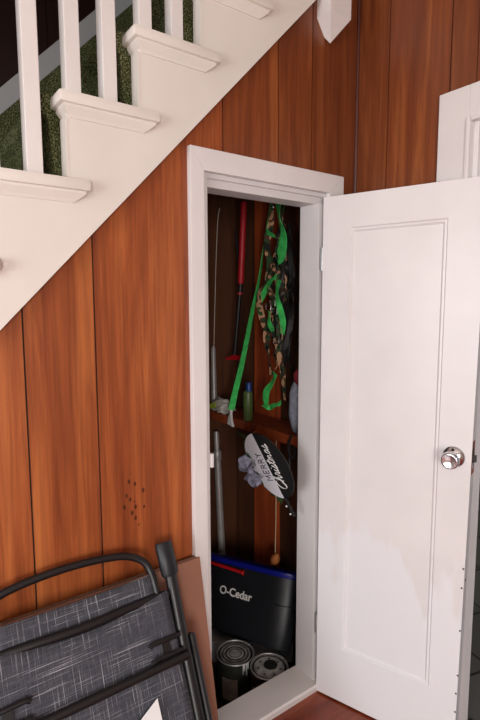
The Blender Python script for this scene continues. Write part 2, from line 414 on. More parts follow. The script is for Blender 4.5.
# stringer outline: sloping lower edge, saw-tooth top
out = [(-.75, soff(-.75)), (1.30, soff(1.30))]
for k in range(7, -4, -1): out += [(TX(k), TZ(k)-.012) if False else (TX(k), TZ(k+1)-.03), (TX(k), TZ(k)-.03)]
top = [p for p in out[2:] if p[0] > -.75]
top = [(1.30, TZ(6)-.03)] + [p for p in top if p[0] < 1.30 and p[1] <= TZ(6)]
poly = [(-.75, soff(-.75)), (1.30, soff(1.30))] + top + [(-.75, TZ(-4)-.03)]
bm = new(); prism(bm, poly, 1, -.03, -.0); obj('stringer', bm, 'cream_stringer', st)
for k in range(-2, 6):                         # the vertical corner strip at each riser end
    bm = new(); box(bm, TX(k)-.004, TX(k)+.001, -.0312, .01, TZ(k)+.0, TZ(k+1)-.055); obj('riser_strip', bm, 'cream_stringer', st)
for k in range(-2, 6):                         # tread caps: bullnose over a cove, returned at the far end
    x0, x1 = TX(k)-RUN-.0225, TX(k)+(.049 if k else .026); z = TZ(k)
    bm = new()
    prism(bm, [(x0, -.056), (x1, -.056), (x1, .03), (x0, .03)], 2, z-.029, z)
    c = obj('tread_cap', bm, 'cream_stringer', st, bevel=.009, smooth=True)
    bm = new()
    A = [(x0+.016, -.046, z-.029), (x0+.03, -.036, z-.056)]
    def loop(i, y, zz): return [V((x0+.012+i, y, zz)), V((x1-.012-i*1.6, y, zz)), V((x1-.012-i*1.6, .02, zz)), V((x0+.012+i, .02, zz))]
    L = [loop(0, -.047, z-.029), loop(0, -.047, z-.035), loop(.004, -.043, z-.041), loop(.012, -.037, z-.05), loop(.018, -.034, z-.057)]
    R_ = [[bm.verts.new(p) for p in l] for l in L]
    for a, b in zip(R_, R_[1:]):
        for i in range(4): bm.faces.new((a[i], a[(i+1)%4], b[(i+1)%4], b[i]))
    bm.faces.new(R_[0]); bm.faces.new(R_[-1][::-1])
    obj('cove', bm, 'cream_stringer', c)
for x, k in ((.232, 1), (.328, 1), (.428, 2), (.523, 2), (.626, 3), (.722, 3), (.822, 4), (.918, 4), (.134, 0), (.036, 0)):
    bm = new(); x += .0105; box(bm, x-.019, x+.019, -.019, .019, TZ(k), TZ(k)+1.02-((x-TX(k)+RUN)-.05)*0)
    obj('baluster', bm, 'white_baluster', st, bevel=.0025)
# carpet: one stepped blanket with plump noses, over the whole width
prof = []
for k in range(-2, 6):
    xr = TX(k); z0 = TZ(k)+.012; z1 = TZ(k+1)+.012
    prof += [(xr-.012, z0), (xr-.02, z0+.05), (xr-.026, z1-.06), (xr-.044, z1-.045), (xr-.052, z1-.022), (xr-.044, z1-.004), (xr-.02, z1)]
und = [(x, z-.075) for x, z in ((prof[-1][0]+.01, prof[-1][1]-.05), (prof[0][0], prof[0][1]))]
poly = prof + [(prof[-1][0]+.02, soff(prof[-1][0])+.12), (prof[0][0]-.02, soff(prof[0][0]-.02)+.12)]
bm = new(); prism(bm, poly, 1, .031, .852); prism(bm, [(x, soff(x)+d) for x, d in ((-.35, .2), (1.3, .2), (1.3, .557), (-.35, .573))], 1, .853, .868); obj('stair_carpet', bm, 'carpet', st)
# newel drop
bm = new(); x0, x1, y0, y1 = 1.284, 1.384, -.062, .034
vs = [bm.verts.new((x, y, 2.95)) for x, y in ((x0,y0),(x1,y0),(x1,y1),(x0,y1))]; vb = [bm.verts.new((x, y, 2.46)) for x, y in ((x0,y0),(x1,y0),(x1,y1),(x0,y1))]
tip = bm.verts.new(((x0+x1)/2, (y0+y1)/2, 2.388)); bm.faces.new(vs)
for i in range(4): j = (i+1)%4; bm.faces.new((vs[i], vs[j], vb[j], vb[i])); bm.faces.new((vb[i], vb[j], tip))
obj('newel_drop', bm, 'white_baluster', st, bevel=.001)

# ------------------------------------------------------------------ closet door, swung open
PHI = -1.2488; W = .521; TH = .046; H0, H1 = .008, 1.866
Md = Matrix.Translation((1.2937, -.034, 0)) @ Matrix.Rotation(PHI, 4, 'Z')       # local x along the leaf, local -y is the visible face
dr = bpy.data.objects.new('door_1', None)
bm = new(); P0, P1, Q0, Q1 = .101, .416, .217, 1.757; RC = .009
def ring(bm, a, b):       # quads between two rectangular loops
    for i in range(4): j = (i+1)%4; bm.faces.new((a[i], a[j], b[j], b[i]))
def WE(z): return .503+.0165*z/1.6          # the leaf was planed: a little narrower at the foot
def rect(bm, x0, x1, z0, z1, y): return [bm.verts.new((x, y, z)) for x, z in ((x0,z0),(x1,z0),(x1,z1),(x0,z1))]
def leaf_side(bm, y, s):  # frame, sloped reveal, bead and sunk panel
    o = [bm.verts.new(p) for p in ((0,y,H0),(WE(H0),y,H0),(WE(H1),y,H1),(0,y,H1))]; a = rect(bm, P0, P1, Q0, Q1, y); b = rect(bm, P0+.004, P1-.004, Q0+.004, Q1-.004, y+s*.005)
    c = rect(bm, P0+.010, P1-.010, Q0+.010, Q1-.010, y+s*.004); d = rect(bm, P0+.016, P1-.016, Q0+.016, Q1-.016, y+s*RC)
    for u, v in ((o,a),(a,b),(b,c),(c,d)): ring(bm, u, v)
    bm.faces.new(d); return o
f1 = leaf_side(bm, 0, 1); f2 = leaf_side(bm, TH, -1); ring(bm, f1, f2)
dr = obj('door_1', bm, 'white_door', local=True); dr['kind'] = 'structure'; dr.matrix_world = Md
def dobj(name, bm, mat, par=dr, **k): return obj(name, bm, mat, par, local=True, **k)
KX, KZ = .4615, 1.022; W = WE(KZ)
Mk = Matrix.Translation((KX, 0, KZ)) @ Matrix.Rotation(PI/2, 4, 'X')      # +z of the lathe points to local -y
bm = new(); lathe(bm, [(.0335, 0), (.0335, .003), (.030, .007), (.019, .012), (.0145, .014)], Mk); rose = dobj('rose', bm, 'chrome', smooth=True)
bm = new(); lathe(bm, [(.0125, .012), (.0125, .024), (.018, .028), (.0255, .036), (.0275, .045), (.0262, .054), (.022, .058), (.019, .0575), (.012, .0555), (0, .055)], Mk); dobj('knob', bm, 'chrome', smooth='all')
bm = new(); lathe(bm, [(.0045, .004), (.0045, .0112), (0, .0115)], Matrix.Translation((KX-.001, 0, KZ+.024)) @ Matrix.Rotation(PI/2, 4, 'X'), 12); dobj('screw', bm, 'dark_gap', rose)
Mb = Matrix.Translation((KX, TH, KZ)) @ Matrix.Rotation(-PI/2, 4, 'X')
bm = new(); lathe(bm, [(.0335, 0), (.030, .007), (.0135, .013), (.0125, .024), (.0255, .036), (.0275, .045), (.0262, .054), (0, .057)], Mb); dobj('outer_knob', bm, 'chrome', smooth='all')
bm = new(); box(bm, W-.0005, W+.0006, .004, TH-.003, KZ-.05, KZ+.055); wp = dobj('bare_wood_patch', bm, 'raw_wood')
bm = new(); box(bm, W+.0006, W+.0022, .006, .026, KZ-.033, KZ+.033); box(bm, W+.0022, W+.011, .009, .022, KZ-.010, KZ+.010); lp = dobj('latch_plate', bm, 'black_metal', bevel=.001)
bm = new(); box(bm, W+.0022, W+.0032, .008, .016, KZ-.03, KZ-.013); dobj('latch_screw', bm, 'steel', lp)
bm = new()
for z, x in ((.665, -.004), (.60, -.006), (.455, -.003), (.30, -.002), (.235, -.004), (.17, -.003)):
    x += WE(z)
    lathe(bm, [(.0035, -.0002), (.003, .0006), (0, .0008)], Matrix.Translation((x, 0, z)) @ Matrix.Rotation(PI/2, 4, 'X'), 8)
lathe(bm, [(.005, -.0002), (.004, .001), (0, .0012)], Matrix.Translation((WE(.62), .02, .62)) @ Matrix.Rotation(PI/2, 4, 'Y'), 10)
lathe(bm, [(.0045, -.0002), (.004, .0006), (0, .0008)], Matrix.Translation((.385, .004, H1)), 8)
dobj('paint_chip', bm, 'can_dark')
for z in (1.655, .28):
    bm = new(); tube(bm, [(-.004, .004, z-.04), (-.004, .004, z+.04)], .0045, 10); box(bm, -.012, -.001, .004, .012, z-.038, z+.038); dobj('hinge', bm, 'steel', smooth=True)

# ------------------------------------------------------------------ things standing in the closet
def can(label, x, y, z, r, h, body, label_ang, lid_prof, drip_angs, rz=0):
    t = thing('paint_can', label, 'paint can', (x, y, z), 'paint cans on the closet floor')
    bm = new(); lathe(bm, [(r*.97, 0), (r, .004), (r*.985, .008), (r*.985, h-.012), (r, h-.008), (r, h-.002), (r*.97, h-.002), (r*.96, h-.014)], None, 48); obj('body', bm, body, t, local=True, smooth=True)
    bm = new(); tube(bm, [V((r*.985*math.cos(a), r*.985*math.sin(a), h-.001)) for a in [2*PI*i/48 for i in range(49)]], .0034, 8, up=(0,0,1)); obj('rim', bm, 'steel', t, local=True, smooth='all')
    bm = new(); lathe(bm, [(q*r, h+dz) for q, dz in lid_prof], None, 48); obj('lid', bm, 'can_lid', t, local=True, smooth=True)
    bm = new(); a0, a1 = label_ang; n = 10                         # wrap label
    g = [[bm.verts.new(((r*.985+d)*math.cos(a0+(a1-a0)*i/n), (r*.985+d)*math.sin(a0+(a1-a0)*i/n), zz)) for d in (0, .0012)] + [] for zz in (.03, h*.66) for i in range(n+1)]
    for i in range(n):
        a, b, c, d = g[i], g[i+1], g[n+1+i], g[n+2+i]
        bm.faces.new((a[1], b[1], d[1], c[1])); bm.faces.new((a[0], c[0], d[0], b[0])); bm.faces.new((a[0], b[0], b[1], a[1])); bm.faces.new((c[0], c[1], d[1], d[0]))
    bm.faces.new((g[0][0], g[0][1], g[n+1][1], g[n+1][0])); bm.faces.new((g[n][0], g[2*n+1][0], g[2*n+1][1], g[n][1]))
    obj('paper_label', bm, 'can_label', t, local=True)
    if drip_angs:
        bm = new()
        for a, ln in drip_angs:
            p = V((r*math.cos(a), r*math.sin(a), 0)); tube(bm, [p+V((0,0,h)), p+V((0,0,h-.012)), p+V((0,0,h-ln))], [.003, .0022, .0036], 8)
        obj('paint_drip', bm, 'can_drip', t, local=True, smooth='all')
    return t
AC = math.atan2(-1.3145-.3, -1.16)              # direction towards the camera
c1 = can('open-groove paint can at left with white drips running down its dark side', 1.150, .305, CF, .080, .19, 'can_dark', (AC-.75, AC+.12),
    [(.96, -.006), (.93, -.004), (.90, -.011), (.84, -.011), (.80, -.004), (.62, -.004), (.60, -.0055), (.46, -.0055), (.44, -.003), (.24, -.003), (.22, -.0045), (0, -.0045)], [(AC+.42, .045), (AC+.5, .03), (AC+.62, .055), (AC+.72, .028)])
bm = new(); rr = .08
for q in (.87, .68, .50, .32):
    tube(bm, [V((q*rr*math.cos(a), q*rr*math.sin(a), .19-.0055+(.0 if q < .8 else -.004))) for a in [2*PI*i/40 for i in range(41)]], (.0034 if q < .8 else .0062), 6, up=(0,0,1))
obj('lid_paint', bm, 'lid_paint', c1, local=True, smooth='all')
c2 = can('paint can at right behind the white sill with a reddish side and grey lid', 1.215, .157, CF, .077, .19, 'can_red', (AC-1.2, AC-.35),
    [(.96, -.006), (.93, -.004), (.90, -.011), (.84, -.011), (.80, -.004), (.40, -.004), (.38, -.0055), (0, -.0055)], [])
bm = new()
tube(bm, [V((.87*.077*math.cos(a), .077*.87*math.sin(a), .19-.0095)) for a in [2*PI*i/40 for i in range(41)]], .0062, 6, up=(0,0,1))
for i in range(7): lathe(bm, [(.0045, .1862), (.004, .1872), (0, .1874)], Matrix.Translation((.6*.077*math.cos(i*.9), .6*.077*math.sin(i*.9), 0)), 8)
lathe(bm, [(.029, .1858), (.028, .1875), (0, .1878)], Matrix.Translation((.012, .006, 0)), 20)
obj('lid_paint', bm, 'lid_paint', c2, local=True, smooth=True)

# long low grey box behind the cans
u = V((.295, -.22, 0)).normalized(); w_ = V((-u.y, u.x, 0))
Mx = Matrix(((u.x, w_.x, 0, 1.13), (u.y, w_.y, 0, .557), (0,0,1, CF), (0,0,0,1)))
bm = new(); box(bm, 0, .43, 0, .10, 0, .098, Mx)
bi = obj('storage_box', bm, 'bin_grey', bevel=.004); tag(bi, 'low plain grey box on the closet floor behind the paint cans', 'box')

# mop bucket: stadium plan, tapering, standing on the cans and the grey box
uB = V((.34, -.94, .085)).normalized(); BT = math.radians(25)
lat = V((-uB.y, uB.x, 0)).normalized()*-1                     # horizontal, away from the long axis towards the room
if lat.x > 0: lat = -lat
upB = uB.cross(lat); upB = upB if upB.z > 0 else -upB
zB_ = (upB*math.cos(BT)-lat*math.sin(BT)).normalized(); yB_ = zB_.cross(uB).normalized()
BC = V((1.308, .178, .028)) - uB*.239 + yB_*.058
bk = thing('mop_bucket', 'black plastic mop bucket with blue rim and red handle leaning back behind the paint cans', 'bucket', BC)
bk.matrix_world = Matrix(((uB.x, yB_.x, zB_.x, BC.x), (uB.y, yB_.y, zB_.y, BC.y), (uB.z, yB_.z, zB_.z, BC.z), (0,0,0,1)))   # local +x towards the near end, local -y the visible side
def stad(hl, hw, z, n=12, y0=0):
    pts = []
    for i in range(n+1): a = -PI/2+PI*i/n; pts.append(V((hl-hw*1.5+hw*1.5*math.cos(a), hw*math.sin(a)+y0, z)))
    for i in range(n+1): a = PI/2+PI*i/n; pts.append(V((-hl+hw*1.5+hw*1.5*math.cos(a), hw*math.sin(a)+y0, z)))
    return pts
def shell(bm, loops, capb=True, capt=False):
    R_ = [[bm.verts.new(p) for p in l] for l in loops]; n = len(R_[0])
    for a, b in zip(R_, R_[1:]):
        for i in range(n): bm.faces.new((a[i], a[(i+1)%n], b[(i+1)%n], b[i]))
    if capb: bm.faces.new(R_[0][::-1])
    if capt: bm.faces.new(R_[-1])
    return bm
HB = .312
HL = .260
bm = new(); shell(bm, [stad(HL-.024, .058, 0), stad(HL-.020, .061, .006), stad(HL-.007, .069, .176), stad(HL+.004, .077, HB-.03), stad(HL+.007, .079, HB-.008), stad(HL+.003, .075, HB-.008), stad(HL-.024, .056, .012)], True, True)
obj('body', bm, 'black_plastic', bk, local=True, smooth=True)
bm = new(); shell(bm, [stad(HL+.0075, .0795, HB-.022), stad(HL+.012, .084, HB-.017), stad(HL+.0135, .0855, HB-.002), stad(HL+.010, .082, HB+.002), stad(HL+.003, .075, HB-.002), stad(HL+.002, .074, HB-.022), stad(HL+.0075, .0795, HB-.022)], False)
obj('rim', bm, 'blue_plastic', bk, local=True, smooth=True)
bm = new(); tube(bm, [p for p in stad(HL-.0065, .0695, .176) if p.x > .165 and p.y < .05][:24], .0022, 8)
obj('ridge', bm, 'black_plastic', bk, local=True, smooth='all')
bm = new()
hy = -.0855
tube(bm, spline([(-.235, hy, HB-.030), (-.10, hy-.001, HB-.036), (-.02, hy-.001, HB-.040), (.0, hy, HB-.041)], 5), [.0075]*13+[.009, .012, .0125], 10)
hd = obj('handle', bm, 'red_plastic', bk, local=True, smooth='all')
def text_mesh(s, size, offset=0, ext=.0006, spacing=1):
    c = bpy.data.curves.new('lettering', 'FONT'); c.body = s; c.size = size; c.offset = offset; c.extrude = ext; c.align_x = 'CENTER'; c.align_y = 'CENTER'; c.space_character = spacing
    o = bpy.data.objects.new('lettering', c); COL.objects.link(o); bpy.context.view_layer.update()
    me = bpy.data.meshes.new_from_object(o.evaluated_get(bpy.context.evaluated_depsgraph_get()))
    bpy.data.objects.remove(o); return me
me = text_mesh('O-Cedar', .049, .0010, .0006)
bm = new(); bm.from_mesh(me); bpy.data.meshes.remove(me)
zt = HB-.138; tilt = math.atan2(.021, HB)
bm.transform(Matrix.Translation((-.036, -.058-(.021*zt/HB)-.0012, zt)) @ Matrix.Rotation(PI/2+tilt*.9, 4, 'X'))
obj('lettering', bm, 'chalk_white', bk, local=True)

# ------------------------------------------------------------------ poles and hanging things
def rod(name, mat, pts, r, label, cat, seg=10, group=None):
    bm = new(); tube(bm, pts, r, seg); return tag(obj(name, bm, mat, smooth=True), label, cat, group)
# grey two-stage pole leaning in the closet corner below the ledge
t = thing('mop_pole', 'grey two-stage pole leaning upright in the closet below the ledge at left', 'pole', (1.402, .752, CF))
a, b = V((1.402, .752, CF)), V((1.402, .826, .885))
def at(z): f = (z-CF)/(b.z-a.z+0); return a.lerp(b, (z-a.z)/(b.z-a.z))
bm = new(); tube(bm, [at(CF), at(.70)], .0185, 14); obj('lower_tube', bm, 'grey_pole', t, smooth=True)
bm = new(); tube(bm, [at(.69), at(.695), at(.735), at(.74)], [.020, .0222, .0222, .020], 14); obj('collar', bm, 'grey_pole', t, smooth=True)
bm = new(); tube(bm, [at(.73), at(.83), at(.842)], [.0145, .0145, .012], 12); obj('upper_tube', bm, 'grey_pole', t, smooth=True)
# short grey tube standing on the ledge
rod('grey_tube', 'grey_pole', [(1.398, .832, LZ), (1.398, .838, 1.27), (1.4, .838, 1.285)], [.0165, .0125, .007], 'short tapering grey tube standing upright on the ledge at far left', 'tube', 14)
# thin white wire
rod('bent_wire', 'white_wire', spline([(1.449, .845, 1.98), (1.441, .850, 1.93), (1.43, .852, 1.75), (1.42, .85, 1.55), (1.41, .848, 1.33), (1.407, .846, 1.2)], 5), .0024, 'thin pale bent wire hanging in the closet left of the red handle', 'wire', 8)
# red-handled long tool on the side wall
t = thing('long_handled_squeegee', 'long-handled squeegee with red grip and black shaft hanging in the closet', 'squeegee', (1.42, .68, 1.2))
p0, p1, p2, p3 = V((1.425, .608, 1.97)), V((1.425, .636, 1.595)), V((1.425, .642, 1.55)), V((1.425, .690, 1.235))
bm = new(); tube(bm, [p0, p0.lerp(p1, .03), p1.lerp(p0, .03), p1], [.010, .0145, .0145, .011], 14); obj('grip', bm, 'red_grip', t, smooth=True)
bm = new(); tube(bm, [p1, p2], .0115, 12); tube(bm, [p2, p3], .0095, 12); obj('shaft', bm, 'black_pole', t, smooth=True)
bm = new(); tube(bm, [p2+V((0,-.0003,.004)), p2+V((0,.0005,-.006))], .0135, 12); obj('collar', bm, 'red_grip', t, smooth=True)
bm = new(); prism(bm, [(.632, 1.229), (.752, 1.222), (.757, 1.232), (.71, 1.242), (.69, 1.252), (.655, 1.250), (.632, 1.238)], 0, 1.414, 1.438); obj('head', bm, 'red_plastic', t, bevel=.003)
# black stick beside it
rod('black_stick', 'black_pole', [(1.44, .70, 1.86), (1.44, .672, 1.7), (1.44, .65, 1.6)], [.004, .006, .007], 'thin black stick leaning behind the red grip', 'stick', 10)

# long green ribbon leash with its metal clip
t = thing('green_leash', 'long bright green strap hanging diagonally to a silver clip at the ledge', 'leash', (1.36, .60, .95))
bm = new(); strap(bm, [(1.432, .424, 1.935), (1.425, .447, 1.82), (1.405, .465, 1.62), (1.385, .497, 1.45), (1.368, .540, 1.25), (1.352, .585, 1.08), (1.345, .604, 1.0)], .032, (.3, 1, 0), .002, .0, 8, (.15, 1.6)); obj('ribbon', bm, 'green_ribbon', t)
bm = new(); tube(bm, spline([(1.345, .604, 1.0), (1.343, .602, .985), (1.34, .598, .965)], 4), [.009]*3+[.007]*3+[.005]*3, 10)
prism(bm, [(.580, .922), (.622, .930), (.614, .968), (.602, .982), (.594, .975), (.594, .955)], 0, 1.334, 1.346); obj('clip', bm, 'can_drip', t, smooth=True)

# bundle of camouflage webbing
YP = lambda px: .426-(px-268)*.00668             # where strands fall along the side wall
ZP = lambda py: 1.926-(py-205)*.00436
t = thing('webbing_bundle', 'tangled bundle of camouflage straps with green ribbon and black webbing hanging beside plank', 'straps', (1.42, .36, 1.03))
rnd = random.Random(3)
def pth(pts, x): return [(x+rnd.uniform(-.008, .008), YP(a), ZP(b)) for a, b in pts]
for pts, x, w in (([(277,204),(275,222),(271,245),(273,262),(269,280),(264,293),(266,312),(270,332),(273,352),(277,374)], 1.400, .032),
                  ([(283,206),(281,230),(277,252),(272,270),(279,285),(282,300),(276,318),(279,340),(283,362),(286,398)], 1.415, .030),
                  ([(280,210),(284,250),(288,285),(283,310),(286,335),(284,356),(283,372)], 1.424, .032),
                  ([(272,285),(279,303),(274,322),(271,338),(275,356)], 1.392, .032), ([(279,262),(273,276),(276,292),(283,318),(281,345),(279,368)], 1.408, .034), ([(286,228),(280,244),(276,262),(283,283),(287,302)], 1.418, .032), ([(281,312),(287,330),(282,350),(286,376)], 1.404, .028)):
    bm = new(); strap(bm, pth(pts, x), w, (.3, 1, 0), .0022, 1.1, 6, rnd.uniform(-.4, .4)); obj('camouflage_strap', bm, 'camo', t)
for pts, x, w in (([(283,206),(285,222),(287,238),(285,256),(282,262)], 1.392, .050), ([(273,222),(273,232),(280,238)], 1.39, .022),
                  ([(283,276),(278,281),(269,292),(265,300)], 1.388, .026), ([(284,280),(283,290),(284,298),(286,306),(288,320),(287,332)], 1.39, .030),
                  ([(276,308),(277,320),(279,330)], 1.386, .026), ([(279,372),(276,382),(271,393),(269,409)], 1.398, .034), ([(269,407),(274,408),(281,404),(287,400)], 1.396, .024)):
    bm = new(); strap(bm, pth(pts, x), w, (.2, 1, .12), .002, .35, 6, rnd.uniform(-.2, .2)); obj('green_ribbon', bm, 'green_ribbon', t)
for i in range(9):
    x = 1.40+.028*rnd.random(); c = 279+i*1.7; pts = []; y = 215+rnd.uniform(0, 50)
    while y < 355+rnd.uniform(0, 20): pts.append((min(295, c+rnd.uniform(-6, 5)), y)); y += rnd.uniform(14, 30)
    bm = new(); strap(bm, pth(pts, x), rnd.choice((.012, .018, .022)), (.6, 1, 0), .002, 1.4, 4, rnd.uniform(-1, 1)); obj('black_strap', bm, 'black_pole', t)
for (a, b) in ((277,306),(283,310),(281,302),(285,338)):
    bm = new(); c = V((1.375, YP(a), ZP(b)))
    tube(bm, [c+V((0, dy, dz)) for dy, dz in ((-.016,-.011),(.016,-.014),(.018,.012),(-.014,.014),(-.016,-.011))], .0038, 6); obj('buckle', bm, 'chrome', t)
bm = new(); tube(bm, spline([(1.4395, .39, 1.955), (1.415, .385, 1.95), (1.402, .38, 1.925), (1.41, .375, 1.905)], 5), .004, 8); obj('hook', bm, 'steel', t, smooth=True)

# bottle on the ledge
t = thing('green_bottle', 'slim green cylindrical bottle with a blue cap standing on the wooden ledge', 'bottle', (1.398, .542, LZ))
bm = new(); lathe(bm, [(.020, 0), (.022, .003), (.022, .128), (.020, .136), (.014, .141)], None, 28); obj('body', bm, 'green_bottle', t, local=True, smooth=True)
bm = new(); lathe(bm, [(.013, .139), (.013, .176), (.011, .18), (0, .18)], Matrix.Translation((0, -.006, 0)), 20); obj('cap', bm, 'blue_cap', t, local=True, smooth=True)
# crumpled wrapper
def crumple(seed, rx, ry, rz, amp, sub=3):
    bm = new(); bmesh.ops.create_icosphere(bm, subdivisions=sub, radius=1); r = random.Random(seed)
    from mathutils import noise as mn
    for v in bm.verts:
        n = mn.noise(v.co*2.3+V((seed*3.1, 0, 0))); n2 = mn.noise(v.co*5.1+V((0, seed*2.7, 0)))
        v.co = V((v.co.x*rx, v.co.y*ry, v.co.z*rz))*(1+amp*n+amp*.5*n2)
    zmin = min(v.co.z for v in bm.verts)
    for v in bm.verts: v.co.z -= zmin
    return bm
t = thing('plastic_bag', 'small crumpled clear plastic bag with lime label lying on the ledge at left', 'bag', (1.385, .735, LZ))
bm = crumple(2, .030, .075, .035, .55); obj('wrapper', bm, 'plastic_wrap', t, local=True)
bm = new(); box(bm, -.03, -.026, 0, .06, .038, .064, Matrix.Translation((-.006, -.002, -.004)) @ Matrix.Rotation(-.3, 4, 'X')); obj('bag_label', bm, 'lime_label', t, local=True, bevel=.0015)
# grey cloth roll at the right of the ledge, its red top
t = thing('cloth_roll', 'grey fabric roll with red top standing on the ledge by the right jamb', 'fabric roll', (1.40, .212, LZ))
bm = crumple(5, .028, .034, .112, .12); 
for v in bm.verts: v.co.z = max(0, v.co.z*1.02)
obj('roll', bm, 'grey_cloth', t, local=True, smooth='all')
bm = crumple(8, .020, .020, .035, .2); bm.transform(Matrix.Translation((0, -.012, .205))); obj('red_top', bm, 'red_cloth', t, local=True, smooth='all')
# black cord loop hanging from the ledge under it
bm = new(); tube(bm, spline([(1.362, .20, .957), (1.358, .212, .90), (1.359, .186, .86), (1.36, .172, .90), (1.361, .195, .915), (1.362, .21, .86), (1.36, .20, .80), (1.361, .196, .76)], 6), .0055, 8)
tag(obj('cord_loop', bm, 'black_pole', smooth=True), 'black looped cord hanging off the ledge next to the right jamb', 'cord')

# ------------------------------------------------------------------ festive sign
CS = V((0,-DIST,CH)) + (fw + rt2*((268-240)/F) + up2*((360-466)/F))*1.90
bw_ = -fw
n_ = (rt2*-.77+up2*-.39+bw_*.5).normalized(); e1 = (rt2*-.43+up2*.90); e1 = (e1-n_*e1.dot(n_)).normalized(); e2 = n_.cross(e1)
sg = bpy.data.objects.new('festive_sign', None); COL.objects.link(sg)
sg.matrix_world = Matrix(((e1.x, e2.x, n_.x, CS.x), (e1.y, e2.y, n_.y, CS.y), (e1.z, e2.z, n_.z, CS.z), (0,0,0,1)))
tag(sg, 'round half-white half-black Merry Christmas sign with grey bow hanging tilted below the ledge', 'sign')
RS = .137
def half(a0, a1, z0, z1):
    bm = new(); prism(bm, [(RS*math.cos(a0+(a1-a0)*i/32), RS*math.sin(a0+(a1-a0)*i/32)) for i in range(33)], 2, z0, z1); return bm
obj('white_half', half(0, PI, -.005, .0), 'sign_white', sg, local=True)
obj('black_half', half(PI, 2*PI, -.005, .0), 'sign_black', sg, local=True)
def strokes(bm, word, glyphs, x, y, sc, r, slant=0):
    for ch in word:
        st_, adv = glyphs[ch]
        for s in st_:
            P = [V((x+(px+slant*py)*sc, y+py*sc, .0012)) for px, py in s]
            P = spline(P, 4) if len(P) > 2 and slant else P
            tube(bm, P, r, 6, ry=.001)
        x += adv*sc
    return x
CAPS = {'M': ([[(0,0),(.08,2),(.5,.6),(.95,2),(1.0,0)]], 1.45), 'E': ([[(.75,2),(0,2),(0,0),(.75,0)], [(0,1),(.6,1)]], 1.15),
        'R': ([[(0,0),(0,2),(.6,1.9),(.7,1.4),(.5,1.05),(0,1)], [(.3,1),(.75,0)]], 1.15), 'Y': ([[(0,2),(.42,1),(.85,2)], [(.42,1),(.42,0)]], 1.1)}
SCR = {'C': ([[(1.0,1.7),(.7,2.05),(.25,1.7),(0,.9),(.25,.1),(.7,0),(1.1,.5)]], 1.25),
 'h': ([[(-.1,.2),(.25,1.5),(.3,2.1),(.1,2.0),(.05,0)], [(.05,.5),(.4,1),(.55,.7),(.5,.05),(.75,.15)]], .8),
 'r': ([[(0,.2),(.12,1.1),(.4,.9),(.35,.1),(.6,.15)]], .62), 'i': ([[(0,.15),(.15,1),(.15,.1),(.4,.15)], [(.24,1.5),(.27,1.6)]], .42),
 's': ([[(0,.15),(.3,1.15),(.32,.7),(.5,.3),(.25,-.02),(.0,.15)], [(.3,.05),(.7,.2)]], .65), 't': ([[(0,.2),(.25,1.9),(.2,.2),(.5,.12)], [(-.1,1.25),(.55,1.35)]], .55),
 'm': ([[(0,.1),(.1,1),(.12,.05)], [(.12,.6),(.32,1),(.4,.7),(.38,.05)], [(.4,.6),(.6,1),(.7,.7),(.68,.1),(.95,.15)]], 1.0),
 'a': ([[(.55,.85),(.3,1),(.03,.5),(.2,.02),(.5,.4),(.58,.95),(.58,.1),(.8,.15)]], .8)}
bm = new(); strokes(bm, 'MERRY', CAPS, -.060, .013, .0200, .0023); obj('lettering', bm, 'ink', sg, local=True)
bm = new(); strokes(bm, 'Christmas', SCR, -.100, -.062, .0278, .0023, .22); obj('lettering', bm, 'chalk_white', sg, local=True)
# bow: two loops, a knot and tails, over a sprig of leaves at the top edge
bow = bpy.data.objects.new('bow', None)
def blade(bm, pts, w, M): 
    P = spline([V(p) for p in pts], 5); m = len(P); rows = []
    for i, p in enumerate(P):
        ww = w*(.55+.45*math.sin(PI*min(1, i/(m-1)*1.0)))
        rows.append([bm.verts.new(M @ (p+V((0,0,a)) + V((0, b, 0)))) for a, b in ((-ww/2,0),(ww/2,0),(ww/2,.0015),(-ww/2,.0015))])
    for a, b in zip(rows, rows[1:]):
        for k in range(4): bm.faces.new((a[k], a[(k+1)%4], b[(k+1)%4], b[k]))
    bm.faces.new(rows[0][::-1]); bm.faces.new(rows[-1]); return bm
bm = new()
Mw = Matrix.Translation((-.006, RS*.80, .022))
for s in (-1, 1):
    blade(bm, [(0,0,0), (s*.03,.026,.006), (s*.062,.022,.0), (s*.064,-.004,-.006), (s*.03,-.012,0), (0,0,0)], .030, Mw)
    blade(bm, [(0,0,.004), (s*.02,-.026,.004), (s*.034,-.055,-.006)], .024, Mw)
    blade(bm, [(0,0,.004), (s*.018,.03,.014), (s*.036,.052,.004)], .024, Mw)
bow = obj('bow', bm, 'bow_fabric', sg, local=True, smooth=True)
bm = new(); bmesh.ops.create_icosphere(bm, subdivisions=2, radius=.013, matrix=Matrix.Translation((-.006, RS*.80, .024))); obj('knot', bm, 'bow_fabric', bow, local=True, smooth='all')
bm = new(); rl = random.Random(11)
for i in range(46):
    a = rl.uniform(.12*PI, .93*PI); rr = RS*rl.uniform(.86, 1.02) if abs(a-PI/2) > .5 else RS*rl.uniform(.62, 1.0)
    b_ = V((rr*math.cos(a), rr*math.sin(a), -.012 if abs(a-PI/2) > .5 else .008)); d = V((rl.uniform(-1, 1), rl.uniform(.0, 1.2), rl.uniform(-.5, .2))).normalized()*rl.uniform(.03, .055)
    sd = d.cross(V((0,0,1))).normalized()*.009
    vs = [bm.verts.new(p) for p in (b_, b_+d*.5+sd, b_+d, b_+d*.5-sd)]; v2 = [bm.verts.new(p.co+V((0,0,-.0012))) for p in vs]
    bm.faces.new(vs); bm.faces.new(v2[::-1])
    for k in range(4): bm.faces.new((vs[k], v2[k], v2[(k+1)%4], vs[(k+1)%4]))
obj('greenery', bm, 'leaf', sg, local=True)
bm = new()                                       # beaded tail dangling at the lower end
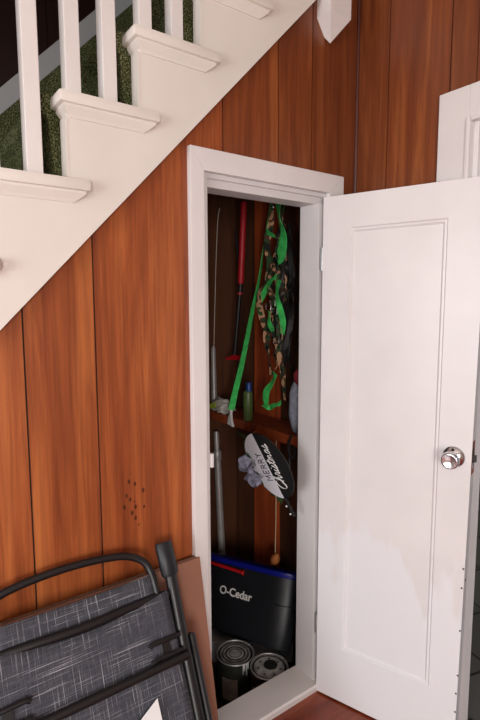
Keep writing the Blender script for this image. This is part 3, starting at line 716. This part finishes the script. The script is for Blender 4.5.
for i in range(7):
    bmesh.ops.create_icosphere(bm, subdivisions=1, radius=.0075, matrix=Matrix.Translation(V((-RS-.004-i*.011, -.012-.004*(i%2), .002))))
obj('bead_tail', bm, 'sign_black', sg, local=True, smooth='all')
bm = new()
for i in (2, 5):
    bm = new(); bmesh.ops.create_icosphere(bm, subdivisions=1, radius=.0045, matrix=Matrix.Translation(V((-RS-.006-i*.011, -.006, .009)))); obj('pale_bead', bm, 'chalk_white', sg, local=True, smooth='all')
HK = V((1.3675, .43, .925))
tp = sg.matrix_world @ V((RS*.93, .01, -.006))
bm = new(); tube(bm, spline([(1.3675, .432, .928), (1.352, .436, .925), (1.347, .440, .905), tuple(tp)], 5), .0035, 8)
hk = obj('hanger_hook', bm, 'orange_hook', smooth=True); tag(hk, 'small orange hook in the ledge holding the round sign', 'hook')

# pull cord with its wooden pull
t = thing('pull_cord', 'pale thin cord with a wooden pull hanging above the mop bucket', 'cord', (1.43, .365, .30))
bm = new(); tube(bm, [(1.4385, .384, .915), (1.438, .383, .52), (1.436, .384, .35)], .002, 8); obj('string', bm, 'cord_string', t, smooth=True)
bm = new(); lathe(bm, [(.006, .065), (.012, .058), (.021, .04), (.022, .022), (.015, .006), (.006, 0)][::-1], Matrix.Translation((1.432, .392, .295)) @ Matrix.Rotation(.45, 4, 'X'), 18); obj('wooden_pull', bm, 'tassel_wood', t, smooth=True)

# ------------------------------------------------------------------ flattened cardboard leaning on the wall
t = thing('flattened_carton', 'flattened brown cardboard carton leaning on the panelled wall behind the folding chair', 'cardboard', (.2, -.17, 0))
SL = .2036
def lean(x, z, d): return V((x, -.026-SL*(.712-z)-d, z))
def sheet(bm, x0, x1, h, d0, d1):
    vs = [bm.verts.new(lean(x, z, d)) for x in (x0, x1) for z in (.001, h) for d in (d0, d1)]
    for f in ((0,1,3,2),(4,6,7,5),(0,4,5,1),(2,3,7,6),(0,2,6,4),(1,5,7,3)): bm.faces.new([vs[i] for i in f])
    return bm
bm = new(); sheet(bm, -.55, .772, .712, -.012, -.0065); obj('rear_panel', bm, 'cardboard_edge', t)
bm = new(); sheet(bm, -.55, .7785, .709, -.005, .001); obj('front_panel', bm, 'cardboard', t)

# ------------------------------------------------------------------ folding chair leaning in front of it
XM = .385
ch = thing('folding_chair', 'folded black-framed sling chair with dark grey tweed fabric leaning against cardboard and panelled wall', 'chair', (XM, -.3, 0))
tl = 1.109; dn = V((0, -.48, -1))/tl; nrm = V((0, -1, .48))/tl
O = V((0, -.0445, .79))
def cp(s, t_, w=0): return V((s, 0, 0)) + V((0, O.y, O.z)) + dn*t_ + nrm*w
TB = .79*tl-.0165
for s in (1, -1):
    X = lambda v: XM+s*(v-XM)
    bm = new(); tube(bm, [cp(X(.648), .075), cp(X(.643), .25), cp(X(.634), TB)], .0175, 12, ry=.014, up=(1,0,0)); r_ = obj('side_rail', bm, 'black_metal', ch, smooth=True)
    bm = new(); tube(bm, [cp(X(.6455), -.013), cp(X(.6455), -.010), cp(X(.647), .075), cp(X(.6475), .082)], [.025, .027, .027, .021], 14, ry=.0165, up=(1,0,0)); obj('end_cap', bm, 'black_plastic', r_, smooth=True)
    bm = new(); tube(bm, [cp(X(.632), TB-.03), cp(X(.632), TB)], .0165, 12); obj('foot', bm, 'black_plastic', r_, smooth=True)
    bm = new(); tube(bm, [cp(X(.6755), .246, -.004), cp(X(.674), .25, -.004), cp(X(.664), .86, -.004)], [.008, .0105, .0105], 12); obj('rear_leg', bm, 'black_metal', ch, smooth=True)
    bm = new()                                   # latch bracket: two arms and a back
    for t0 in (.229, .268): tube(bm, [cp(X(.536), t0+.006, .022), cp(X(.545), t0, .024), cp(X(.63), t0+.003, .018)], .0062, 8)
    box(bm, -.012, .012, -.018, .018, -.004, .004, Matrix.Translation(cp(X(.585), .249, .014)) @ Matrix.Rotation(math.atan(.48)*-1, 4, 'X') @ Matrix.Rotation(PI/2, 4, 'X'))
    obj('latch_bracket', bm, 'black_metal', ch, smooth=True)
arch = [(.601,.42),(.599,.20),(.595,.094),(.5925,.066),(.583,.032),(.560,.008),(.525,-.008),(.482,-.016),(.43,-.021)]
full = arch + [(XM-.02, -.0235)] + [(2*XM-.042-a, b) for a, b in arch[::-1]]
bm = new(); tube(bm, spline([cp(a, b, -.002) for a, b in full], 4), .0105, 10); obj('back_frame', bm, 'black_metal', ch, smooth='all')
bm = new(); tube(bm, spline([cp(a, b, w) for a, b, w in ((.628,.126,.0),(.59,.122,.001),(.5,.124,.010),(XM,.128,.013),(2*XM-.5,.124,.010),(2*XM-.59,.122,.001),(2*XM-.628,.126,.0))], 4), .0115, 10); obj('seat_bar', bm, 'black_metal', ch, smooth='all')
bm = new(); tube(bm, [cp(.64, .288, .026), cp(2*XM-.64, .288, .026)], .0112, 10); obj('cross_bar', bm, 'black_metal', ch, smooth=True)
bm = new(); tube(bm, [cp(.632, .80, .004), cp(2*XM-.632, .80, .004)], .0095, 10); obj('lower_bar', bm, 'black_metal', ch, smooth=True)
def fabric(name, s0, s1, t0, t1, w, bow_t=0, sag=.012, nx=20, ny=20):
    bm = new(); uvl = None; g = []
    for layer in (0, 1):
        rows = []
        for j in range(ny+1):
            row = []
            for i in range(nx+1):
                a = i/nx; b = j/ny
                tt = t0+(t1-t0)*b + bow_t*(1-b)*(4*a*(1-a)); d = w - sag*4*a*(1-a)*math.sin(PI*b) - .002*layer
                row.append((bm.verts.new(cp(s0+(s1-s0)*a, tt, d)), (s0+(s1-s0)*a, tt)))
            rows.append(row)
        g.append(rows)
    uvl = bm.loops.layers.uv.new('UVMap')
    def quad(q):
        f = bm.faces.new([x[0] for x in q])
        for l, x in zip(f.loops, q): l[uvl].uv = x[1]
    for L, rows in enumerate(g):
        for j in range(ny):
            for i in range(nx): quad([rows[j][i], rows[j][i+1], rows[j+1][i+1], rows[j+1][i]])
    A, B = g
    for i in range(nx): quad([A[0][i], B[0][i], B[0][i+1], A[0][i+1]]); quad([A[ny][i], A[ny][i+1], B[ny][i+1], B[ny][i]])
    for j in range(ny): quad([A[j][0], A[j+1][0], B[j+1][0], B[j][0]]); quad([A[j][nx], B[j][nx], B[j+1][nx], A[j+1][nx]])
    o = obj(name, bm, 'tweed', ch, smooth='all'); return o
fabric('back_sling', 2*XM-.590, .590, .060, .50, .004, .004, .006)
fabric('seat_sling', 2*XM-.621, .621, .112, .79, .016, .028, .010)
bm = new(); vs = [cp(a, b, .024) for a, b in ((.530,.352),(.533,.47),(.462,.47),(.468,.385))]
A = [bm.verts.new(v) for v in vs]; B = [bm.verts.new(v-nrm*.0012) for v in vs]; bm.faces.new(A); bm.faces.new(B[::-1])
for i in range(4): bm.faces.new((A[i], A[(i+1)%4], B[(i+1)%4], B[i]))
obj('paper_tag', bm, 'tag_paper', ch)

# ------------------------------------------------------------------ light
def area(name, loc, target, sx, sy, power, col):
    l = bpy.data.lights.new(name, 'AREA'); l.shape = 'RECTANGLE'; l.size = sx; l.size_y = sy; l.energy = power; l.color = col
    o = bpy.data.objects.new(name, l); COL.objects.link(o); o.location = loc
    o.rotation_euler = (V(target)-V(loc)).to_track_quat('-Z', 'Y').to_euler(); return o
area('window_daylight', (-2.56, -1.45, 1.32), (0, -1.45, 1.1), 1.6, 1.48, 54, (.95, .97, 1.0))
area('rear_window_daylight', (-.95, -3.56, 1.2), (.2, 0, .9), 1.5, 1.3, 96, (1.0, .97, .94))
area('hall_daylight', (3.0, -.6, 2.7), (3.0, -.6, 0), .8, .8, 10, (.9, .95, 1.0))
w = bpy.data.worlds.new('world'); S.world = w; w.use_nodes = True
w.node_tree.nodes['Background'].inputs[0].default_value = (.7, .8, 1, 1); w.node_tree.nodes['Background'].inputs[1].default_value = .3
S.view_settings.view_transform = 'Standard'; S.view_settings.look = 'None'; S.view_settings.gamma = 1; S.view_settings.exposure = .42
